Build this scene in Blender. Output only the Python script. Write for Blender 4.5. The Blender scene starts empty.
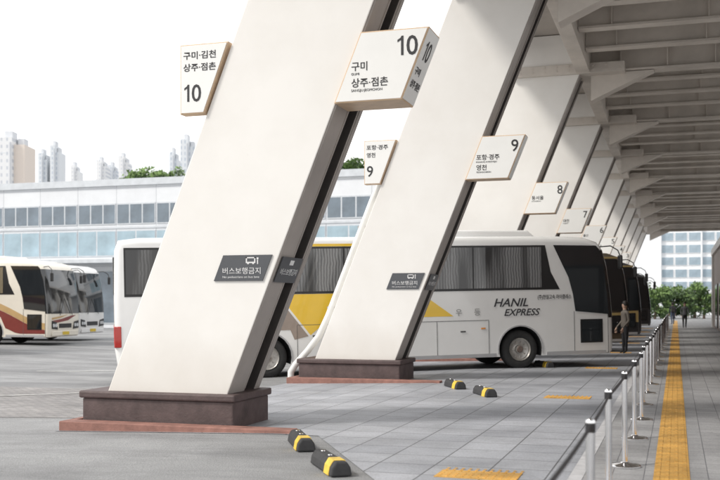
import bpy, bmesh, math, random
from mathutils import Vector, Matrix
random.seed(7)
scene=bpy.context.scene
C=scene.collection
R=math.radians
# ------------------------------------------------------------ materials
MC={}
def M(name,col,rough=.5,metal=0,var=.12,scale=2.0,bump=0,bscale=60,coat=0,stretch=None,spec=.5,big=0):
    if name in MC: return MC[name]
    m=bpy.data.materials.new(name); m.use_nodes=True
    nt=m.node_tree; N=nt.nodes; L=nt.links; b=N['Principled BSDF']
    b.inputs['Roughness'].default_value=rough; b.inputs['Metallic'].default_value=metal
    b.inputs['Coat Weight'].default_value=coat; b.inputs['Coat Roughness'].default_value=.05
    b.inputs['Specular IOR Level'].default_value=spec
    tc=N.new('ShaderNodeTexCoord'); mp=N.new('ShaderNodeMapping'); L.new(tc.outputs['Object'],mp.inputs[0])
    if stretch: mp.inputs['Scale'].default_value=stretch
    no=N.new('ShaderNodeTexNoise'); no.inputs['Scale'].default_value=scale; no.inputs['Detail'].default_value=6; no.inputs['Roughness'].default_value=.62
    L.new(mp.outputs[0],no.inputs['Vector'])
    cr=N.new('ShaderNodeValToRGB'); cr.color_ramp.elements[0].position=.3; cr.color_ramp.elements[1].position=.7
    cr.color_ramp.elements[0].color=(*[c*(1-var) for c in col],1); cr.color_ramp.elements[1].color=(*[min(1,c*(1+var*.6)) for c in col],1)
    L.new(no.outputs['Fac'],cr.inputs[0]); out=cr.outputs[0]
    if big:
        n3=N.new('ShaderNodeTexNoise'); n3.inputs['Scale'].default_value=55; n3.inputs['Detail'].default_value=2; L.new(tc.outputs['Object'],n3.inputs['Vector'])
        c3=N.new('ShaderNodeValToRGB'); c3.color_ramp.elements[0].position=.35; c3.color_ramp.elements[1].position=.62
        c3.color_ramp.elements[0].color=(1-big,1-big,1-big,1); L.new(n3.outputs['Fac'],c3.inputs[0])
        mm=N.new('ShaderNodeMapping'); mm.inputs['Scale'].default_value=(.12,.5,1); mm.inputs['Rotation'].default_value=(0,0,R(-31)); L.new(tc.outputs['Object'],mm.inputs[0])
        n4=N.new('ShaderNodeTexNoise'); n4.inputs['Scale'].default_value=1.2; n4.inputs['Detail'].default_value=7; n4.inputs['Roughness'].default_value=.7; L.new(mm.outputs[0],n4.inputs['Vector'])
        c4=N.new('ShaderNodeValToRGB'); c4.color_ramp.elements[0].position=.36; c4.color_ramp.elements[1].position=.55
        c4.color_ramp.elements[0].color=(.64,.64,.65,1); L.new(n4.outputs['Fac'],c4.inputs[0])
        for s_ in (c3,c4):
            x=N.new('ShaderNodeMixRGB'); x.blend_type='MULTIPLY'; x.inputs[0].default_value=1; L.new(out,x.inputs[1]); L.new(s_.outputs[0],x.inputs[2]); out=x.outputs[0]
    L.new(out,b.inputs['Base Color'])
    if bump:
        n2=N.new('ShaderNodeTexNoise'); n2.inputs['Scale'].default_value=bscale; n2.inputs['Detail'].default_value=3
        L.new(tc.outputs['Object'],n2.inputs['Vector'])
        bp=N.new('ShaderNodeBump'); bp.inputs['Strength'].default_value=bump; bp.inputs['Distance'].default_value=.02
        L.new(n2.outputs['Fac'],bp.inputs['Height']); L.new(bp.outputs[0],b.inputs['Normal'])
    MC[name]=m; return m
def brick_mat(name,c1,c2,cm,w,h,mortar=.01,rough=.7,offset=0,dirt=.35,rot=None,bump=.3,plane=None):
    m=bpy.data.materials.new(name); m.use_nodes=True
    nt=m.node_tree; N=nt.nodes; L=nt.links; b=N['Principled BSDF']; b.inputs['Roughness'].default_value=rough
    tc=N.new('ShaderNodeTexCoord'); mp=N.new('ShaderNodeMapping'); L.new(tc.outputs['Object'],mp.inputs[0])
    if plane=='XZ': mp.inputs['Rotation'].default_value=(R(-90),0,0)
    if rot: mp.inputs['Rotation'].default_value=rot
    br=N.new('ShaderNodeTexBrick'); br.offset=offset; br.inputs['Scale'].default_value=1
    br.inputs['Brick Width'].default_value=w; br.inputs['Row Height'].default_value=h; br.inputs['Mortar Size'].default_value=mortar
    br.inputs['Mortar Smooth'].default_value=.2; br.inputs['Bias'].default_value=0
    br.inputs['Color1'].default_value=(*c1,1); br.inputs['Color2'].default_value=(*c2,1); br.inputs['Mortar'].default_value=(*cm,1)
    L.new(mp.outputs[0],br.inputs['Vector'])
    no=N.new('ShaderNodeTexNoise'); no.inputs['Scale'].default_value=.7; no.inputs['Detail'].default_value=8; no.inputs['Roughness'].default_value=.65
    L.new(tc.outputs['Object'],no.inputs['Vector'])
    cr=N.new('ShaderNodeValToRGB'); cr.color_ramp.elements[0].position=.33; cr.color_ramp.elements[1].position=.62
    v=1-dirt; cr.color_ramp.elements[0].color=(v,v,v,1); cr.color_ramp.elements[1].color=(1,1,1,1)
    L.new(no.outputs['Fac'],cr.inputs[0]); out=br.outputs['Color']
    srcs=[cr]
    if dirt>.1:
        n3=N.new('ShaderNodeTexNoise'); n3.inputs['Scale'].default_value=45; n3.inputs['Detail'].default_value=2
        L.new(tc.outputs['Object'],n3.inputs['Vector'])
        cr3=N.new('ShaderNodeValToRGB'); cr3.color_ramp.elements[0].position=.35; cr3.color_ramp.elements[1].position=.6
        cr3.color_ramp.elements[0].color=(.82,.82,.82,1); L.new(n3.outputs['Fac'],cr3.inputs[0]); srcs.append(cr3)
        n4=N.new('ShaderNodeTexNoise'); n4.inputs['Scale'].default_value=3.2; n4.inputs['Detail'].default_value=6; n4.inputs['Roughness'].default_value=.7
        L.new(tc.outputs['Object'],n4.inputs['Vector'])
        cr4=N.new('ShaderNodeValToRGB'); cr4.color_ramp.elements[0].position=.30; cr4.color_ramp.elements[1].position=.38
        cr4.color_ramp.elements[0].color=(.74,.73,.72,1); L.new(n4.outputs['Fac'],cr4.inputs[0]); srcs.append(cr4)
    for s_ in srcs:
        x=N.new('ShaderNodeMixRGB'); x.blend_type='MULTIPLY'; x.inputs[0].default_value=1; L.new(out,x.inputs[1]); L.new(s_.outputs[0],x.inputs[2]); out=x.outputs[0]
    L.new(out,b.inputs['Base Color'])
    if bump:
        bp=N.new('ShaderNodeBump'); bp.inputs['Strength'].default_value=bump; bp.inputs['Distance'].default_value=.01; bp.invert=True
        L.new(br.outputs['Fac'],bp.inputs['Height']); L.new(bp.outputs[0],b.inputs['Normal'])
    return m
def curtain_mat(name,dark,light,scale=5.5,thr=.45):
    m=bpy.data.materials.new(name); m.use_nodes=True
    nt=m.node_tree; N=nt.nodes; L=nt.links; b=N['Principled BSDF']
    b.inputs['Roughness'].default_value=.6; b.inputs['Coat Weight'].default_value=1; b.inputs['Coat Roughness'].default_value=.02
    tc=N.new('ShaderNodeTexCoord')
    w=N.new('ShaderNodeTexWave'); w.wave_type='BANDS'; w.bands_direction='X'; w.inputs['Scale'].default_value=scale
    w.inputs['Distortion'].default_value=4.5; w.inputs['Detail'].default_value=3; w.inputs['Detail Scale'].default_value=.7
    L.new(tc.outputs['Object'],w.inputs['Vector'])
    cr=N.new('ShaderNodeValToRGB'); cr.color_ramp.elements[0].color=(*dark,1); cr.color_ramp.elements[1].color=(*light,1)
    L.new(w.outputs['Fac'],cr.inputs[0])
    mp=N.new('ShaderNodeMapping'); mp.inputs['Scale'].default_value=(1,0.02,.12); L.new(tc.outputs['Object'],mp.inputs[0])
    no=N.new('ShaderNodeTexNoise'); no.inputs['Scale'].default_value=1.3; no.inputs['Detail'].default_value=3; L.new(mp.outputs[0],no.inputs['Vector'])
    c2=N.new('ShaderNodeValToRGB'); c2.color_ramp.elements[0].position=thr-.03; c2.color_ramp.elements[1].position=thr+.10
    L.new(no.outputs['Fac'],c2.inputs[0])
    mx=N.new('ShaderNodeMixRGB'); L.new(c2.outputs[0],mx.inputs[0]); mx.inputs[1].default_value=(.014,.015,.017,1); L.new(cr.outputs[0],mx.inputs[2])
    L.new(mx.outputs[0],b.inputs['Base Color'])
    return m
def pillar_mat():
    m=bpy.data.materials.new('white_painted_steel'); m.use_nodes=True
    nt=m.node_tree; N=nt.nodes; L=nt.links; b=N['Principled BSDF']; b.inputs['Roughness'].default_value=.5
    tc=N.new('ShaderNodeTexCoord')
    n2=N.new('ShaderNodeTexNoise'); n2.inputs['Scale'].default_value=.7; n2.inputs['Detail'].default_value=7; n2.inputs['Roughness'].default_value=.6; L.new(tc.outputs['Object'],n2.inputs['Vector'])
    c1=N.new('ShaderNodeValToRGB'); c1.color_ramp.elements[0].position=.3; c1.color_ramp.elements[1].position=.6
    c1.color_ramp.elements[0].color=(.765,.745,.71,1); c1.color_ramp.elements[1].color=(.825,.81,.78,1); L.new(n2.outputs['Fac'],c1.inputs[0])
    sh=N.new('ShaderNodeMapping'); sh.inputs['Scale'].default_value=(1.2,1.2,.6); L.new(tc.outputs['Object'],sh.inputs[0])
    n1=N.new('ShaderNodeTexNoise'); n1.inputs['Scale'].default_value=1.3; n1.inputs['Detail'].default_value=9; n1.inputs['Roughness'].default_value=.75; L.new(sh.outputs[0],n1.inputs['Vector'])
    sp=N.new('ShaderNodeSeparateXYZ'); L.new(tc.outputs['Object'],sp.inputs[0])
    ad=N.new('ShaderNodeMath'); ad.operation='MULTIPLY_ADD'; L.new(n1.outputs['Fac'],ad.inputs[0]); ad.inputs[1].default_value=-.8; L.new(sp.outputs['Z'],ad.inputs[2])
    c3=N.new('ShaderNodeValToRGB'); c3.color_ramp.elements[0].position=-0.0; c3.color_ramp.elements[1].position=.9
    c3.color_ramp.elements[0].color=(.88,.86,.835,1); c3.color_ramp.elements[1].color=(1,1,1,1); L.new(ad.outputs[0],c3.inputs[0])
    d=N.new('ShaderNodeMixRGB'); d.blend_type='MULTIPLY'; d.inputs[0].default_value=1; L.new(c1.outputs[0],d.inputs[1]); L.new(c3.outputs[0],d.inputs[2])
    n4=N.new('ShaderNodeTexNoise'); n4.inputs['Scale'].default_value=9; n4.inputs['Detail'].default_value=8; n4.inputs['Roughness'].default_value=.8; L.new(tc.outputs['Object'],n4.inputs['Vector'])
    c4=N.new('ShaderNodeValToRGB'); c4.color_ramp.elements[0].position=.27; c4.color_ramp.elements[1].position=.36
    c4.color_ramp.elements[0].color=(.86,.84,.81,1); L.new(n4.outputs['Fac'],c4.inputs[0])
    d2=N.new('ShaderNodeMixRGB'); d2.blend_type='MULTIPLY'; d2.inputs[0].default_value=1; L.new(d.outputs[0],d2.inputs[1]); L.new(c4.outputs[0],d2.inputs[2])
    L.new(d2.outputs[0],b.inputs['Base Color'])
    bp=N.new('ShaderNodeBump'); bp.inputs['Strength'].default_value=.06; bp.inputs['Distance'].default_value=.05
    L.new(n2.outputs['Fac'],bp.inputs['Height']); L.new(bp.outputs[0],b.inputs['Normal'])
    return m
# ------------------------------------------------------------ mesh builder
class MB:
    def __init__(s): s.v=[]; s.f=[]; s.m=[]
    def poly(s,pts,mi=0):
        n=len(s.v); s.v+= [tuple(p) for p in pts]; s.f.append(tuple(range(n,n+len(pts)))); s.m.append(mi)
    def box(s,x0,x1,y0,y1,z0,z1,mi=0,shear=0):
        n=len(s.v)
        for z in (z0,z1):
            o=shear*(z-z0)
            s.v+=[(x0+o,y0,z),(x1+o,y0,z),(x1+o,y1,z),(x0+o,y1,z)]
        for f in ((0,3,2,1),(4,5,6,7),(0,1,5,4),(1,2,6,5),(2,3,7,6),(3,0,4,7)):
            s.f.append(tuple(n+i for i in f)); s.m.append(mi)
    def prism(s,pts,off,mi=0,caps=True):
        n=len(s.v); k=len(pts); off=Vector(off)
        s.v+=[tuple(p) for p in pts]+[tuple(Vector(p)+off) for p in pts]
        for i in range(k):
            j=(i+1)%k; s.f.append((n+i,n+j,n+k+j,n+k+i)); s.m.append(mi)
        if caps:
            s.f.append(tuple(n+i for i in range(k))[::-1]); s.m.append(mi)
            s.f.append(tuple(n+k+i for i in range(k))); s.m.append(mi)
    def tube(s,pts,r,seg=12,mi=0,r2=None):
        pts=[Vector(p) for p in pts]; n0=len(s.v); K=len(pts)
        for i,p in enumerate(pts):
            d=(pts[min(i+1,K-1)]-pts[max(i-1,0)]).normalized()
            a=d.orthogonal().normalized() if i==0 else (a-d*a.dot(d)).normalized()
            b=d.cross(a); rr=r if r2 is None else r+(r2-r)*i/(K-1)
            for j in range(seg):
                t=2*math.pi*j/seg; s.v.append(tuple(p+a*math.cos(t)*rr+b*math.sin(t)*rr))
        for i in range(K-1):
            for j in range(seg):
                q=(j+1)%seg; s.f.append((n0+i*seg+j,n0+i*seg+q,n0+(i+1)*seg+q,n0+(i+1)*seg+j)); s.m.append(mi)
        s.f.append(tuple(n0+j for j in range(seg))[::-1]); s.m.append(mi)
        s.f.append(tuple(n0+(K-1)*seg+j for j in range(seg))); s.m.append(mi)
    def lathe(s,prof,c,axis='Z',seg=24,mi=0):
        n0=len(s.v); K=len(prof)
        for r,h in prof:
            for j in range(seg):
                t=2*math.pi*j/seg; a=r*math.cos(t); b=r*math.sin(t)
                if axis=='Z': s.v.append((c[0]+a,c[1]+b,c[2]+h))
                elif axis=='Y': s.v.append((c[0]+a,c[1]+h,c[2]+b))
                else: s.v.append((c[0]+h,c[1]+a,c[2]+b))
        for i in range(K-1):
            for j in range(seg):
                q=(j+1)%seg; s.f.append((n0+i*seg+j,n0+i*seg+q,n0+(i+1)*seg+q,n0+(i+1)*seg+j)); s.m.append(mi)
    def build(s,name,mats,parent=None,bevel=0,smooth=False,loc=None):
        me=bpy.data.meshes.new(name); me.from_pydata(s.v,[],s.f)
        if not isinstance(mats,(list,tuple)): mats=[mats]
        for m in mats: me.materials.append(m)
        for p,mi in zip(me.polygons,s.m): p.material_index=mi; p.use_smooth=smooth
        bm=bmesh.new(); bm.from_mesh(me); bmesh.ops.recalc_face_normals(bm,faces=bm.faces); bm.to_mesh(me); bm.free()
        if smooth:
            try: me.set_sharp_from_angle(angle=R(38))
            except Exception: pass
        o=bpy.data.objects.new(name,me); C.objects.link(o)
        if parent: o.parent=parent
        if loc: o.location=loc
        if bevel:
            b=o.modifiers.new('bevel','BEVEL'); b.width=bevel; b.segments=2; b.limit_method='ANGLE'; b.angle_limit=R(40)
        return o
def tag(o,label=None,cat=None,group=None,kind=None):
    if label: o['label']=label
    if cat: o['category']=cat
    if group: o['group']=group
    if kind: o['kind']=kind
    return o
def thing(name,label,cat,loc=(0,0,0),rz=0,group=None):
    o=bpy.data.objects.new(name,None); o.empty_display_size=.2; C.objects.link(o)
    o.location=loc; o.rotation_euler=(0,0,rz); return tag(o,label,cat,group)
def dup(root,loc=None,rz=None,label=None):
    kids={}
    for o in bpy.data.objects:
        if o.parent: kids.setdefault(o.parent.name,[]).append(o)
    def cp(o,par):
        c=o.copy(); C.objects.link(c); c.parent=par
        for ch in list(kids.get(o.name,[])): cp(ch,c)
        return c
    r=cp(root,None)
    if loc is not None: r.location=loc
    if rz is not None: r.rotation_euler[2]=rz
    if label: r['label']=label
    return r
def text(s,size,origin,ax,ay,mat,parent,name='lettering',align='LEFT',depth=.0015,bold=.0,shear=0,width=None):
    cu=bpy.data.curves.new('t','FONT'); cu.body=s; cu.size=size; cu.align_x=align; cu.extrude=depth; cu.offset=bold; cu.shear=shear; cu.resolution_u=3
    ob=bpy.data.objects.new('t',cu); C.objects.link(ob)
    dg=bpy.context.evaluated_depsgraph_get(); dg.update()
    me=bpy.data.meshes.new_from_object(ob.evaluated_get(dg))
    C.objects.unlink(ob); bpy.data.objects.remove(ob)
    ax=Vector(ax).normalized(); ay=Vector(ay).normalized(); az=ax.cross(ay)
    sx=1; x0=0
    if width and len(me.vertices):
        xs=[v.co.x for v in me.vertices]; w=max(xs)-min(xs); x0=min(xs)
        if w>0: sx=width/w
    o0=Vector(origin)
    for v in me.vertices:
        c=v.co; v.co=o0+ax*((c.x-x0)*sx)+ay*c.y+az*c.z
    me.materials.clear(); me.materials.append(mat); me.name=name
    for p in me.polygons: p.material_index=0
    o=bpy.data.objects.new(name,me); C.objects.link(o); o.parent=parent
    return o
def number(num,h,origin,ax,ay,mat,parent):
    """numerals of cap height h, flagged one; origin = lower left"""
    ax=Vector(ax).normalized(); ay=Vector(ay).normalized(); az=ax.cross(ay); o=Vector(origin); cx=0
    for ch in num:
        if ch=='1':
            w=.34*h; st=.13*h
            pts=[(w-st,0),(w,0),(w,h),(w-st*.8,h),(w-st*1.2,h*.90),(0.02*h,h*.80),(0.02*h,h*.68),(w-st,h*.79)]
            mb=MB(); mb.prism([o+ax*(cx+x_)+ay*y_ for x_,y_ in pts],az*.002); mb.build('lettering',mat,parent); cx+=w+.16*h
        else:
            text(ch,h*1.42,o+ax*cx,ax,ay,mat,parent,bold=.003*h/.25,width=.60*h); cx+=.72*h
    return cx
ORD=['nearest','second','third','fourth','fifth','sixth','seventh','eighth','ninth','tenth','eleventh','twelfth','thirteenth','fourteenth','fifteenth','sixteenth','seventeenth','eighteenth','nineteenth','twentieth','twenty-first','twenty-second','twenty-third','twenty-fourth','twenty-fifth','twenty-sixth','twenty-seventh','twenty-eighth','twenty-ninth','thirtieth']
# ------------------------------------------------------------ camera
H=1.7
TH=math.atan(316/1000)
cam=bpy.data.cameras.new('camera'); co=bpy.data.objects.new('camera',cam); C.objects.link(co); scene.camera=co
cam.sensor_width=36; cam.lens=50; cam.shift_y=63/720; cam.clip_end=3000; cam.clip_start=.1
co.location=(0,0,H); co.rotation_euler=(R(90),0,TH)
cam.dof.use_dof=True; cam.dof.focus_distance=16; cam.dof.aperture_fstop=2.0
# ------------------------------------------------------------ world and sun
w=bpy.data.worlds.new('World'); scene.world=w; w.use_nodes=True
nt=w.node_tree; N=nt.nodes; L=nt.links; bg=N['Background']
sky=N.new('ShaderNodeTexSky'); sky.sky_type='NISHITA'; sky.sun_disc=False
sd=Vector((-.62,-.55,.85)).normalized()
sky.sun_elevation=math.asin(sd.z); sky.sun_rotation=math.atan2(sd.x,sd.y); sky.dust_density=2.5
tc=N.new('ShaderNodeTexCoord'); mp=N.new('ShaderNodeMapping'); mp.inputs['Scale'].default_value=(1,1,2.6); L.new(tc.outputs['Generated'],mp.inputs[0])
no=N.new('ShaderNodeTexNoise'); no.inputs['Scale'].default_value=2.2; no.inputs['Detail'].default_value=8; no.inputs['Roughness'].default_value=.55; L.new(mp.outputs[0],no.inputs['Vector'])
cr=N.new('ShaderNodeValToRGB'); cr.color_ramp.elements[0].position=.34; cr.color_ramp.elements[1].position=.58
cr.color_ramp.elements[0].color=(.58,.58,.58,1); cr.color_ramp.elements[1].color=(1,1,1,1)
L.new(no.outputs['Fac'],cr.inputs[0])
mx=N.new('ShaderNodeMixRGB'); L.new(cr.outputs[0],mx.inputs[0]); L.new(sky.outputs[0],mx.inputs[1]); mx.inputs[2].default_value=(10.4,10.3,10.2,1)
L.new(mx.outputs[0],bg.inputs[0]); bg.inputs[1].default_value=.15
sl=bpy.data.lights.new('sun','SUN'); sl.energy=2.5; sl.angle=R(10); sl.color=(1,.95,.88)
so=bpy.data.objects.new('sun',sl); C.objects.link(so); so.rotation_euler=sd.to_track_quat('Z','Y').to_euler()
scene.view_settings.view_transform='Standard'; scene.view_settings.look='None'; scene.view_settings.exposure=0
# ------------------------------------------------------------ ground
GP=[(-1500,0),(-25,0),(-16,-.22),(-13,-.22),(-5,0),(1500,0)]
def gz(x):
    for (a,za),(b,zb) in zip(GP,GP[1:]):
        if a<=x<=b: return za+(zb-za)*(x-a)/(b-a)
    return 0
asph=M('asphalt',(.34,.345,.35),.85,var=.22,scale=.5,bump=.5,bscale=70,big=.30)
mb=MB()
for (a,za),(b,zb) in zip(GP,GP[1:]):
    mb.poly([(a,-300,za),(b,-300,zb),(b,1800,zb),(a,1800,za)])
o=mb.build('road',asph); tag(o,kind='structure')
tile=brick_mat('granite_tiles',(.45,.465,.50),(.36,.375,.41),(.15,.155,.165),.6,.6,.010,.55,dirt=.34)
plat=brick_mat('platform_tiles',(.40,.40,.405),(.33,.33,.335),(.18,.18,.19),.3,.3,.006,.6,dirt=.32)
block=brick_mat('block_pavers',(.38,.365,.355),(.27,.26,.26),(.13,.13,.13),.22,.11,.008,.8,offset=.5,dirt=.3)
e=.006
mb=MB(); zz=lambda x:gz(x)+e
mb.poly([(-8.25,12.0,zz(-8.25)),(-5,12.0,zz(-5)),(-5,112,zz(-5)),(-8.25,112,zz(-8.25))])
mb.poly([(-5,12.0,e),(-4.35,12.0,e),(-2.6,8.9,e),(-2.2,4,e),(-2.2,-12,e),(-.95,-12,e),(-.95,112,e),(-5,112,e)])
o=mb.build('pavement',tile); tag(o,kind='structure')
mb=MB(); mb.poly([(-.944,-12,e+.002),(9,-12,e+.002),(9,112,e+.002),(-.944,112,e+.002)])
o=mb.build('platform_path',plat); tag(o,kind='structure')
mb=MB()
xs=[-25,-16,-13,-8.3]
for a,b in zip(xs,xs[1:]): mb.poly([(a,13.6,gz(a)+.005),(b,13.6,gz(b)+.005),(b,19.4,gz(b)+.005),(a,19.4,gz(a)+.005)])
o=mb.build('lane_paving',block); tag(o,kind='structure')
edge=M('granite_edging',(.48,.48,.49),.7,var=.2,scale=5)
mb=MB(); y=-12
while y<110: mb.box(-.99,-.86,y,y+.985,-.02,.0135); y+=1
o=mb.build('kerb_line',edge); tag(o,kind='structure')
paint=M('worn_white_paint',(.62,.62,.6),.8,var=.4,scale=8)
hd=Vector((.8523,.5231,0)); lf=Vector((-.5231,.8523,0))
for k in range(1,4):
    mb=MB(); p0=Vector((-9.2,11.3+8.55*k,0))
    pts=[p0-hd*i*1.0 for i in range(10)]
    for a,b in zip(pts,pts[1:]):
        q=[a+lf*.06,b+lf*.06,b-lf*.06,a-lf*.06]; mb.poly([(v.x,v.y,gz(v.x)+.012) for v in q])
    o=mb.build('road_marking',paint); tag(o,kind='structure')
tact=M('yellow_tactile_tile',(.74,.42,.10),.65,var=.28,scale=3,big=.2)
def tactile(x0,x1,y0,y1,bars=True):
    mb=MB(); mb.box(x0,x1,y0,y1,-.02,.014)
    y=y0
    while y<y1-.05:
        ye=min(y+.3,y1)
        if bars:
            for i in range(4):
                c=x0+(x1-x0)*(i+.5)/4; mb.box(c-.017,c+.017,y+.02,ye-.02,.014,.0195)
        else:
            x=x0+.04
            while x<x1:
                for q in (.04,.12,.2): mb.box(x-.014,x+.014,y+q,y+q+.028,.014,.0195)
                x+=.075
        y+=.3
    return mb
o=tactile(-.21,.13,3,100).build('tactile_path',tact); tag(o,kind='structure')
for k in range(8):
    y=9.50+8.45*k
    o=tactile(-2.25,-1.45,y,y+.42,False).build('tactile_pad',tact); tag(o,kind='structure')
# ------------------------------------------------------------ pillars
A=.405; W=1.86; T=1.1; PX=-5.846; PZ=.49; TOP=8.35
Y0=12.47; DY=8.55
white=pillar_mat()
groove=M('dark_channel',(.055,.048,.045),.7,var=.3)  # groove faces coloured dark for the shadow inside the recess
sidem=M('shaded_taupe_steel',(.385,.35,.325),.6,var=.16,scale=1.2)  # taupe for the pillar sides, with their shade mixed into the colour
brown=M('brown_plinth_stone',(.10,.070,.068),.6,var=.35,scale=4,bump=.25,bscale=30)
redk=M('red_oxide_kerb',(.30,.15,.12),.75,var=.35,scale=4,bump=.3)
silver=M('white_pipe_paint',(.78,.78,.76),.4,var=.08)
def XR(z): return PX+A*(z-PZ)
def make_pillar():
    t=thing('leaning_pillar','x','pillar',(0,0,0),group='leaning white pillars along the platform')
    mb=MB()
    h=TOP+.25-PZ
    xr=PX
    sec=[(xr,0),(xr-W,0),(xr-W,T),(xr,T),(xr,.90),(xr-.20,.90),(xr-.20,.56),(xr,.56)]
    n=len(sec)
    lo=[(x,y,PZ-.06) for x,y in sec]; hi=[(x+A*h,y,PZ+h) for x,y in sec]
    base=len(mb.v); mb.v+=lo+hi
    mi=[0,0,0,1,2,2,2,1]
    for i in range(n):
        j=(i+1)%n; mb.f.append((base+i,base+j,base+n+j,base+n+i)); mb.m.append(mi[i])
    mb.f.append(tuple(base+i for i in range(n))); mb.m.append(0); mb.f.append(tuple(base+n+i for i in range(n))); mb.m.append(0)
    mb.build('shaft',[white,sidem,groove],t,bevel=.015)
    for y0,y1 in ((.02,.05),(.51,.54),(.93,.96)):
        mb=MB(); mb.prism([(xr+.0,y0,PZ),(xr+.03,y0,PZ),(xr+.03,y1,PZ),(xr,y1,PZ)],(A*h,0,h))
        mb.build('flange',sidem,t)
    zb=gz(-8.2)-.05
    mb=MB(); mb.box(-8.06,-5.72,-.08,T+.06,zb,.35); mb.build('plinth',brown,t,bevel=.02)
    mb=MB(); mb.box(-8.10,-5.68,-.12,T+.10,.352,.455); mb.build('plinth_cap',brown,t,bevel=.025)
    mb=MB(); mb.box(-8.22,-4.75,-.42,-.15,zb-.1,.05); mb.box(-8.22,-8.11,-.15,T+.2,zb-.1,.05); mb.build('kerb',redk,t,bevel=.012)
    return t
NP=11
p0=make_pillar(); pillars=[p0]
for k in range(1,NP): pillars.append(dup(p0))
for k,p in enumerate(pillars):
    p.location=(0,Y0+DY*k,0)
    p['label']=['nearest broad white leaning pillar with platform 10 signs','second white leaning pillar, with platform 9 signs and a drain pipe','white leaning pillar rising behind the white coach, holding sign 8','white leaning pillar holding sign 7, fourth from the camera'][k] if k<4 else f'white leaning pillar, {ORD[k]} from the camera in the receding row'
yp=Y0+DY
x=lambda z:XR(z)-W-.17
t=thing('drain_pipe','round white drain pipe running up the left edge of the second pillar','pipe',(0,0,0))
mb=MB()
yq=yp+.35
mb.tube([(x(.15)-.40,yq,gz(-8.3)-.02),(x(.15)-.40,yq,.12),(x(.3)-.34,yq,.3),(x(.6)-.18,yq,.6),(x(.95)-.04,yq,.95),(x(1.4),yq,1.4),(x(4),yq,4),(x(4.35)+.03,yq,4.35),(x(4.6)+.3,yq,4.55)],.075,14)
mb.build('pipe',silver,t,smooth=True)
for z in (1.6,3.4):
    m2=MB(); m2.box(x(z)-.10,x(z)+.22,yq-.03,yq+.03,z-.02,z+.02); m2.build('bracket',sidem,t)
# ------------------------------------------------------------ signs
signface=M('sign_white_face',(.84,.84,.82),.35,var=.03)
signwood=M('sign_bronze_edge',(.64,.46,.30),.45,var=.15,scale=6)
ink=M('black_ink',(.03,.03,.032),.5)
plaqm=M('charcoal_plaque',(.085,.09,.10),.4,var=.1)
plw=M('plaque_white',(.75,.75,.75),.5)
def inset(poly,d):
    n=len(poly); out=[]
    area=sum(poly[i][0]*poly[(i+1)%n][1]-poly[(i+1)%n][0]*poly[i][1] for i in range(n)); sg=1 if area>0 else -1
    for i in range(n):
        p=Vector(poly[i-1]); q=Vector(poly[i]); r=Vector(poly[(i+1)%n])
        a=(q-p).normalized(); b=(r-q).normalized()
        na=Vector((-a.y,a.x))*sg; nb=Vector((-b.y,b.x))*sg
        bis=(na+nb).normalized(); out.append(q+bis*(d/max(.2,bis.dot(na))))
    return out
ZB,ZT=4.32,5.23; SW=.93
def make_sign(k,side,num,lines,smalls):
    yp=Y0+DY*k-.05
    xb,xt=XR(ZB),XR(ZT)
    if side=='R': poly=[(xb+.01,ZB),(xb+SW,ZB),(xt+SW,ZT),(xt+.01,ZT)]
    else: poly=[(-6.53,ZB-.02),(xb-W-.01,ZB-.02),(xt-W-.01,ZT+.03),(-6.53,ZT+.03)]
    cx=sum(p[0] for p in poly)/4
    org=Vector((cx,yp,ZB))
    th=(.58 if k==0 else .36) if side=='R' else .16
    t=thing('platform_sign','x','sign',org,group='platform number signs on the pillars')
    loc=lambda x,y,z:(x-org.x,y-org.y,z-org.z)
    mb=MB(); mb.prism([loc(px,yp,pz) for px,pz in poly],(0,th,0)); mb.build('casing',signwood,t,bevel=.008)
    mb=MB(); ip=inset(poly,.018); mb.prism([loc(p.x,yp-.008,p.y) for p in ip],(0,.012,0)); mb.build('face_panel',signface,t)
    mb=MB(); mb.prism([loc(p.x,yp+th-.004,p.y) for p in ip],(0,.012,0)); mb.build('rear_panel',signface,t)
    f=yp-.0105
    if side=='R':
        sdir=Vector((A,0,1)).normalized(); ln=(ZT-ZB)*math.sqrt(1+A*A); nrm=Vector((1,0,-A)).normalized()
        b=Vector(loc(xb+SW,yp,ZB)); m=.02
        c=[b+sdir*m+Vector((0,m,0)),b+sdir*m+Vector((0,th-m,0)),b+sdir*(ln-m)+Vector((0,th-m,0)),b+sdir*(ln-m)+Vector((0,m,0))]
        mb=MB(); mb.prism([v-nrm*.004 for v in c],nrm*.012); mb.build('side_panel',signface,t)
        if k==0:
            number(num,.25,b+sdir*.58+Vector((0,.14,0))+nrm*.011,(0,1,0),sdir,ink,t)
            zz_=.38
            for s_ in lines:
                text(s_,.11,b+sdir*zz_+Vector((0,.07,0))+nrm*.013,(0,1,0),sdir,ink,t,bold=.001,width=min(th-.14,.115*len(s_))); zz_-=.17
        nw=.25*(.50+.60) if len(num)>1 else .15
        number(num,.25,loc(xt+SW-.15-nw,f,4.885),(1,0,0),(0,0,1),ink,t)
        xl=XR(4.62)+.13; z=4.735
        for s_,sm in zip(lines,smalls):
            text(s_,.128,loc(xl,f,z),(1,0,0),(0,0,1),ink,t,bold=.0015)
            if sm: text(sm,.046,loc(xl,f,z-.066),(1,0,0),(0,0,1),ink,t)
            z-=.215
    else:
        z=5.06
        for s_ in lines:
            text(s_,.115,loc(-6.475,f,z),(1,0,0),(0,0,1),ink,t,bold=.0015,width=.49 if len(s_)>4 else None); z-=.165
        number(num,.235,loc(-6.465,f,4.47),(1,0,0),(0,0,1),ink,t)
    return t
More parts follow.
